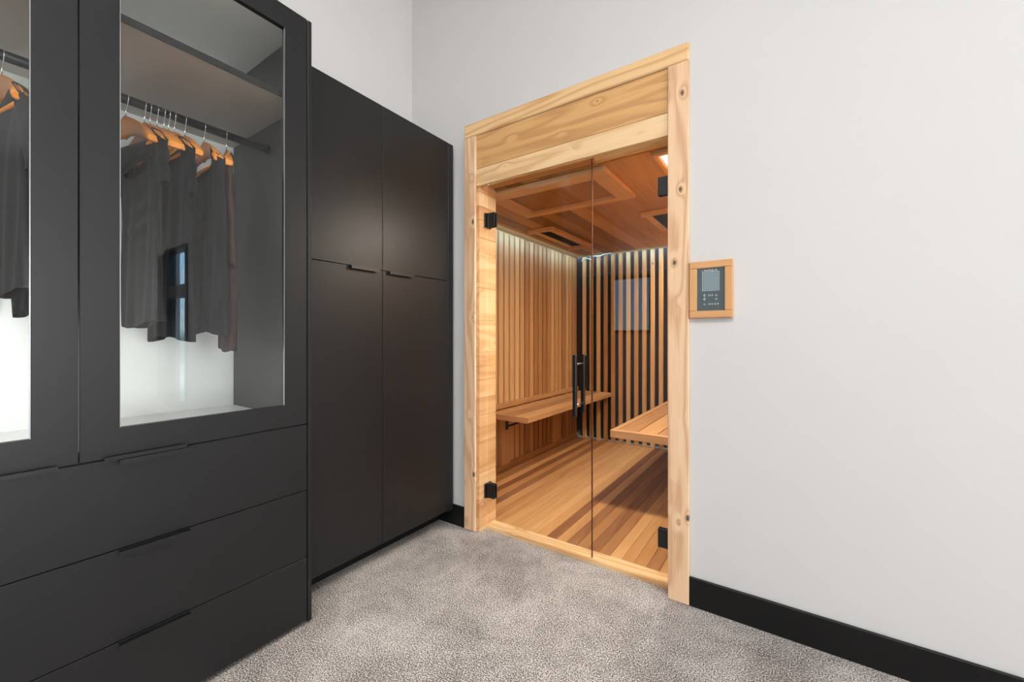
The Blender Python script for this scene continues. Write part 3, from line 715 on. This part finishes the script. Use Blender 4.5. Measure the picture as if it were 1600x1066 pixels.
def garment(name, label, cat, y, rot, mat, zhem, half=0.215, neck=0.10, dip=0.10, sleeve=None, seed=0, fold=0.012, hemw=1.0, depth=0.016, bodyskew=0.0, group=None, cut=None):
    """a top on its hanger: closed cloth body with neckline and hem, sleeves hanging"""
    rnd = random.Random(seed)
    m = MB(); NX, NV = 64, 26
    Hh = (RZ - zhem)
    ph = [rnd.uniform(0, 6.28) for _ in range(6)]; kf = [rnd.uniform(16, 26), rnd.uniform(30, 46), rnd.uniform(60, 80)]
    rings = []
    for j in range(NV + 1):
        v = j / NV; ring = []
        for i in range(NX):
            th = 2 * PI * i / NX
            cx = math.copysign(abs(math.cos(th)) ** 0.75, math.cos(th)); front = -1 if math.sin(th) < 0 else 1
            wv = half * (1.0 - 0.15 * math.sin(min(1, v * 2.2) * PI / 2) * (1 if sleeve else 0.6)) * (1 + (hemw - 1) * v) if v > 0.0 else half
            x = wv * cx
            xt = half * cx
            zt = -0.058 - 0.115 * min(1, abs(xt) / 0.207) ** 1.35
            if abs(xt) < neck:
                e = 1 - (xt / neck) ** 2
                zt -= (dip if front < 0 else dip * 0.5) * e ** 0.7 + 0.006
            z = zt + (-Hh + 0.012 * math.sin(x * 14 + ph[0]) - zt) * v
            d = depth * (0.45 + 0.75 * min(1, v * 3)) * abs(math.sin(th)) ** 0.6
            if abs(xt) < neck and v < 0.2: d += 0.012 * (1 - v / 0.2)
            a = min(1, v * 1.6 + 0.08)
            fo = fold * a * (math.sin(kf[0] * x + ph[1] + 2 * v) * 0.6 + math.sin(kf[1] * x + ph[2] - 3 * v) * 0.35) * (0.75 + 0.25 * front)
            fo += 0.004 * a * math.sin(kf[2] * x + ph[3] + 5 * v)
            if dip > 0.15 and front < 0:      # drape rings under a cowl neck
                fo += 0.010 * math.exp(-((x) / 0.09) ** 2) * math.sin(24 * v * 2 + 10 * abs(x)) * math.exp(-((v - 0.3) / 0.2) ** 2)
            yy = front * d + fo - 0.018 * (abs(x) / 0.2) ** 2 * (1 - v)
            ring.append(m.bm.verts.new((x + bodyskew * v, yy, z)))
        rings.append(ring)
    for A, B in zip(rings, rings[1:]):
        for k in range(NX):
            f = m.bm.faces.new((A[k], A[(k + 1) % NX], B[(k + 1) % NX], B[k])); f.smooth = True
    root = m.build(name, mat)
    root.location = (RX, y, RZ); root.rotation_euler = (0, 0, math.radians(rot))
    root['_o'] = (0, 0, 0)
    tag(root, label, cat, group)
    root.modifiers.new('thick', 'SOLIDIFY').thickness = 0.0016
    ss = root.modifiers.new('smooth', 'SUBSURF'); ss.levels = 1; ss.render_levels = 1
    if sleeve:
        L, sp = sleeve
        for s in (-1, 1):
            m = MB(); rings = []; NS, NL = 20, 16
            for j in range(NL + 1):
                u = j / NL
                cx_ = s * (half - 0.03 + sp * math.sin(u * 1.35)); cz = -0.185 - L * u + 0.03 * (1 - u)
                ra = 0.052 * (1 - 0.42 * u); rb = 0.016 * (1 - 0.3 * u)
                tilt = 0.55 * (1 - u)
                ring = []
                for k in range(NS):
                    th = 2 * PI * k / NS
                    px_ = ra * math.cos(th); ring.append(m.bm.verts.new((cx_ + px_, rb * math.sin(th) + 0.003 * math.sin(14 * u + k) - 0.012 * (1 - u), cz - s * px_ * tilt * 1.2)))
                rings.append(ring)
            for A, B in zip(rings, rings[1:]):
                for k in range(NS):
                    f = m.bm.faces.new((A[k], A[(k + 1) % NS], B[(k + 1) % NS], B[k])); f.smooth = True
            sl = m.build('sleeve', mat, root)
            sl.modifiers.new('thick', 'SOLIDIFY').thickness = 0.0016
    return root
G = 'dark clothes hanging on the wardrobe rod'
# ribbed knit folded over the trouser bar of the first hanger
m = MB(); NX, NV = 40, 14; sheets = []
for side in (-1, 1):
    rows = []
    for j in range(NV + 1):
        v = j / NV; row = []
        for i in range(NX + 1):
            x = -0.178 + 0.352 * i / NX
            zb = -0.232 - 0.085 * (1 - i / NX) ** 1.2 + 0.004 * math.sin(30 * x)
            z = -0.183 + (zb + 0.183) * v
            yy = -0.015 + side * (0.0015 + 0.0105 * math.sin(min(1, v * 3) * PI / 2) + 0.003 * math.sin(40 * x + side) * v)
            if j == 0: yy = -0.015 + side * 0.003; z = -0.1845
            row.append(m.bm.verts.new((x, yy, z)))
        rows.append(row)
    for A, B in zip(rows, rows[1:]):
        for k in range(NX): m.bm.faces.new((A[k], A[k + 1], B[k + 1], B[k])).smooth = True
    sheets.append(rows)
for k in range(NX): m.bm.faces.new((sheets[0][0][k], sheets[0][0][k + 1], sheets[1][0][k + 1], sheets[1][0][k])).smooth = True
kn = m.build('folded_knit', M['cloth_rib']); kn.location = (RX, 0.440, RZ); kn.rotation_euler = (0, 0, math.radians(12))
kn.modifiers.new('thick', 'SOLIDIFY').thickness = 0.002
tag(kn, 'ribbed black knit folded over the bar of the leftmost hanger in the right bay', 'clothing', G)
garment('draped_top', 'dark charcoal top with a draped cowl neck and an uneven low hem', 'clothing', 0.492, 2, M['cloth_char'], 1.245, half=0.212, neck=0.172, dip=0.20, seed=2, hemw=1.1, fold=0.012, group=G, sleeve=(0.14, 0.01))
garment('black_tee', 'black short sleeved tee in the middle of the right wardrobe bay', 'clothing', 0.566, 3, M['cloth_black'], 1.19, half=0.212, neck=0.09, dip=0.08, seed=3, fold=0.010, group=G, sleeve=(0.16, 0.015))
garment('long_sleeve_top', 'charcoal long sleeved top with a deep neck, right of the black tee', 'clothing', 0.679, -1, M['cloth_char'], 1.215, half=0.202, neck=0.176, dip=0.17, seed=4, fold=0.012, hemw=1.14, group=G, sleeve=(0.56, 0.02))
garment('brown_top', 'brown long sleeved top at the right end of the rod, its hem lowest', 'clothing', 0.762, -15, M['cloth_maroon'], 1.148, half=0.172, neck=0.08, dip=0.06, seed=5, fold=0.008, group=G, sleeve=(0.40, 0.035))
garment('scoop_neck_top', 'grey scoop necked top behind the left wardrobe glass', 'clothing', 0.162, 10, M['cloth_grey'], 1.33, half=0.212, neck=0.12, dip=0.10, seed=6, group=G, sleeve=(0.20, 0.015))
garment('long_grey_top', 'dark top hanging behind the grey scoop necked one, nearest the door stile', 'clothing', 0.222, 8, M['cloth_char'], 1.27, half=0.212, neck=0.09, dip=0.08, seed=7, group=G, sleeve=(0.3, 0.01))

for o in list(bpy.data.objects):
    if '_o' in o: del o['_o']
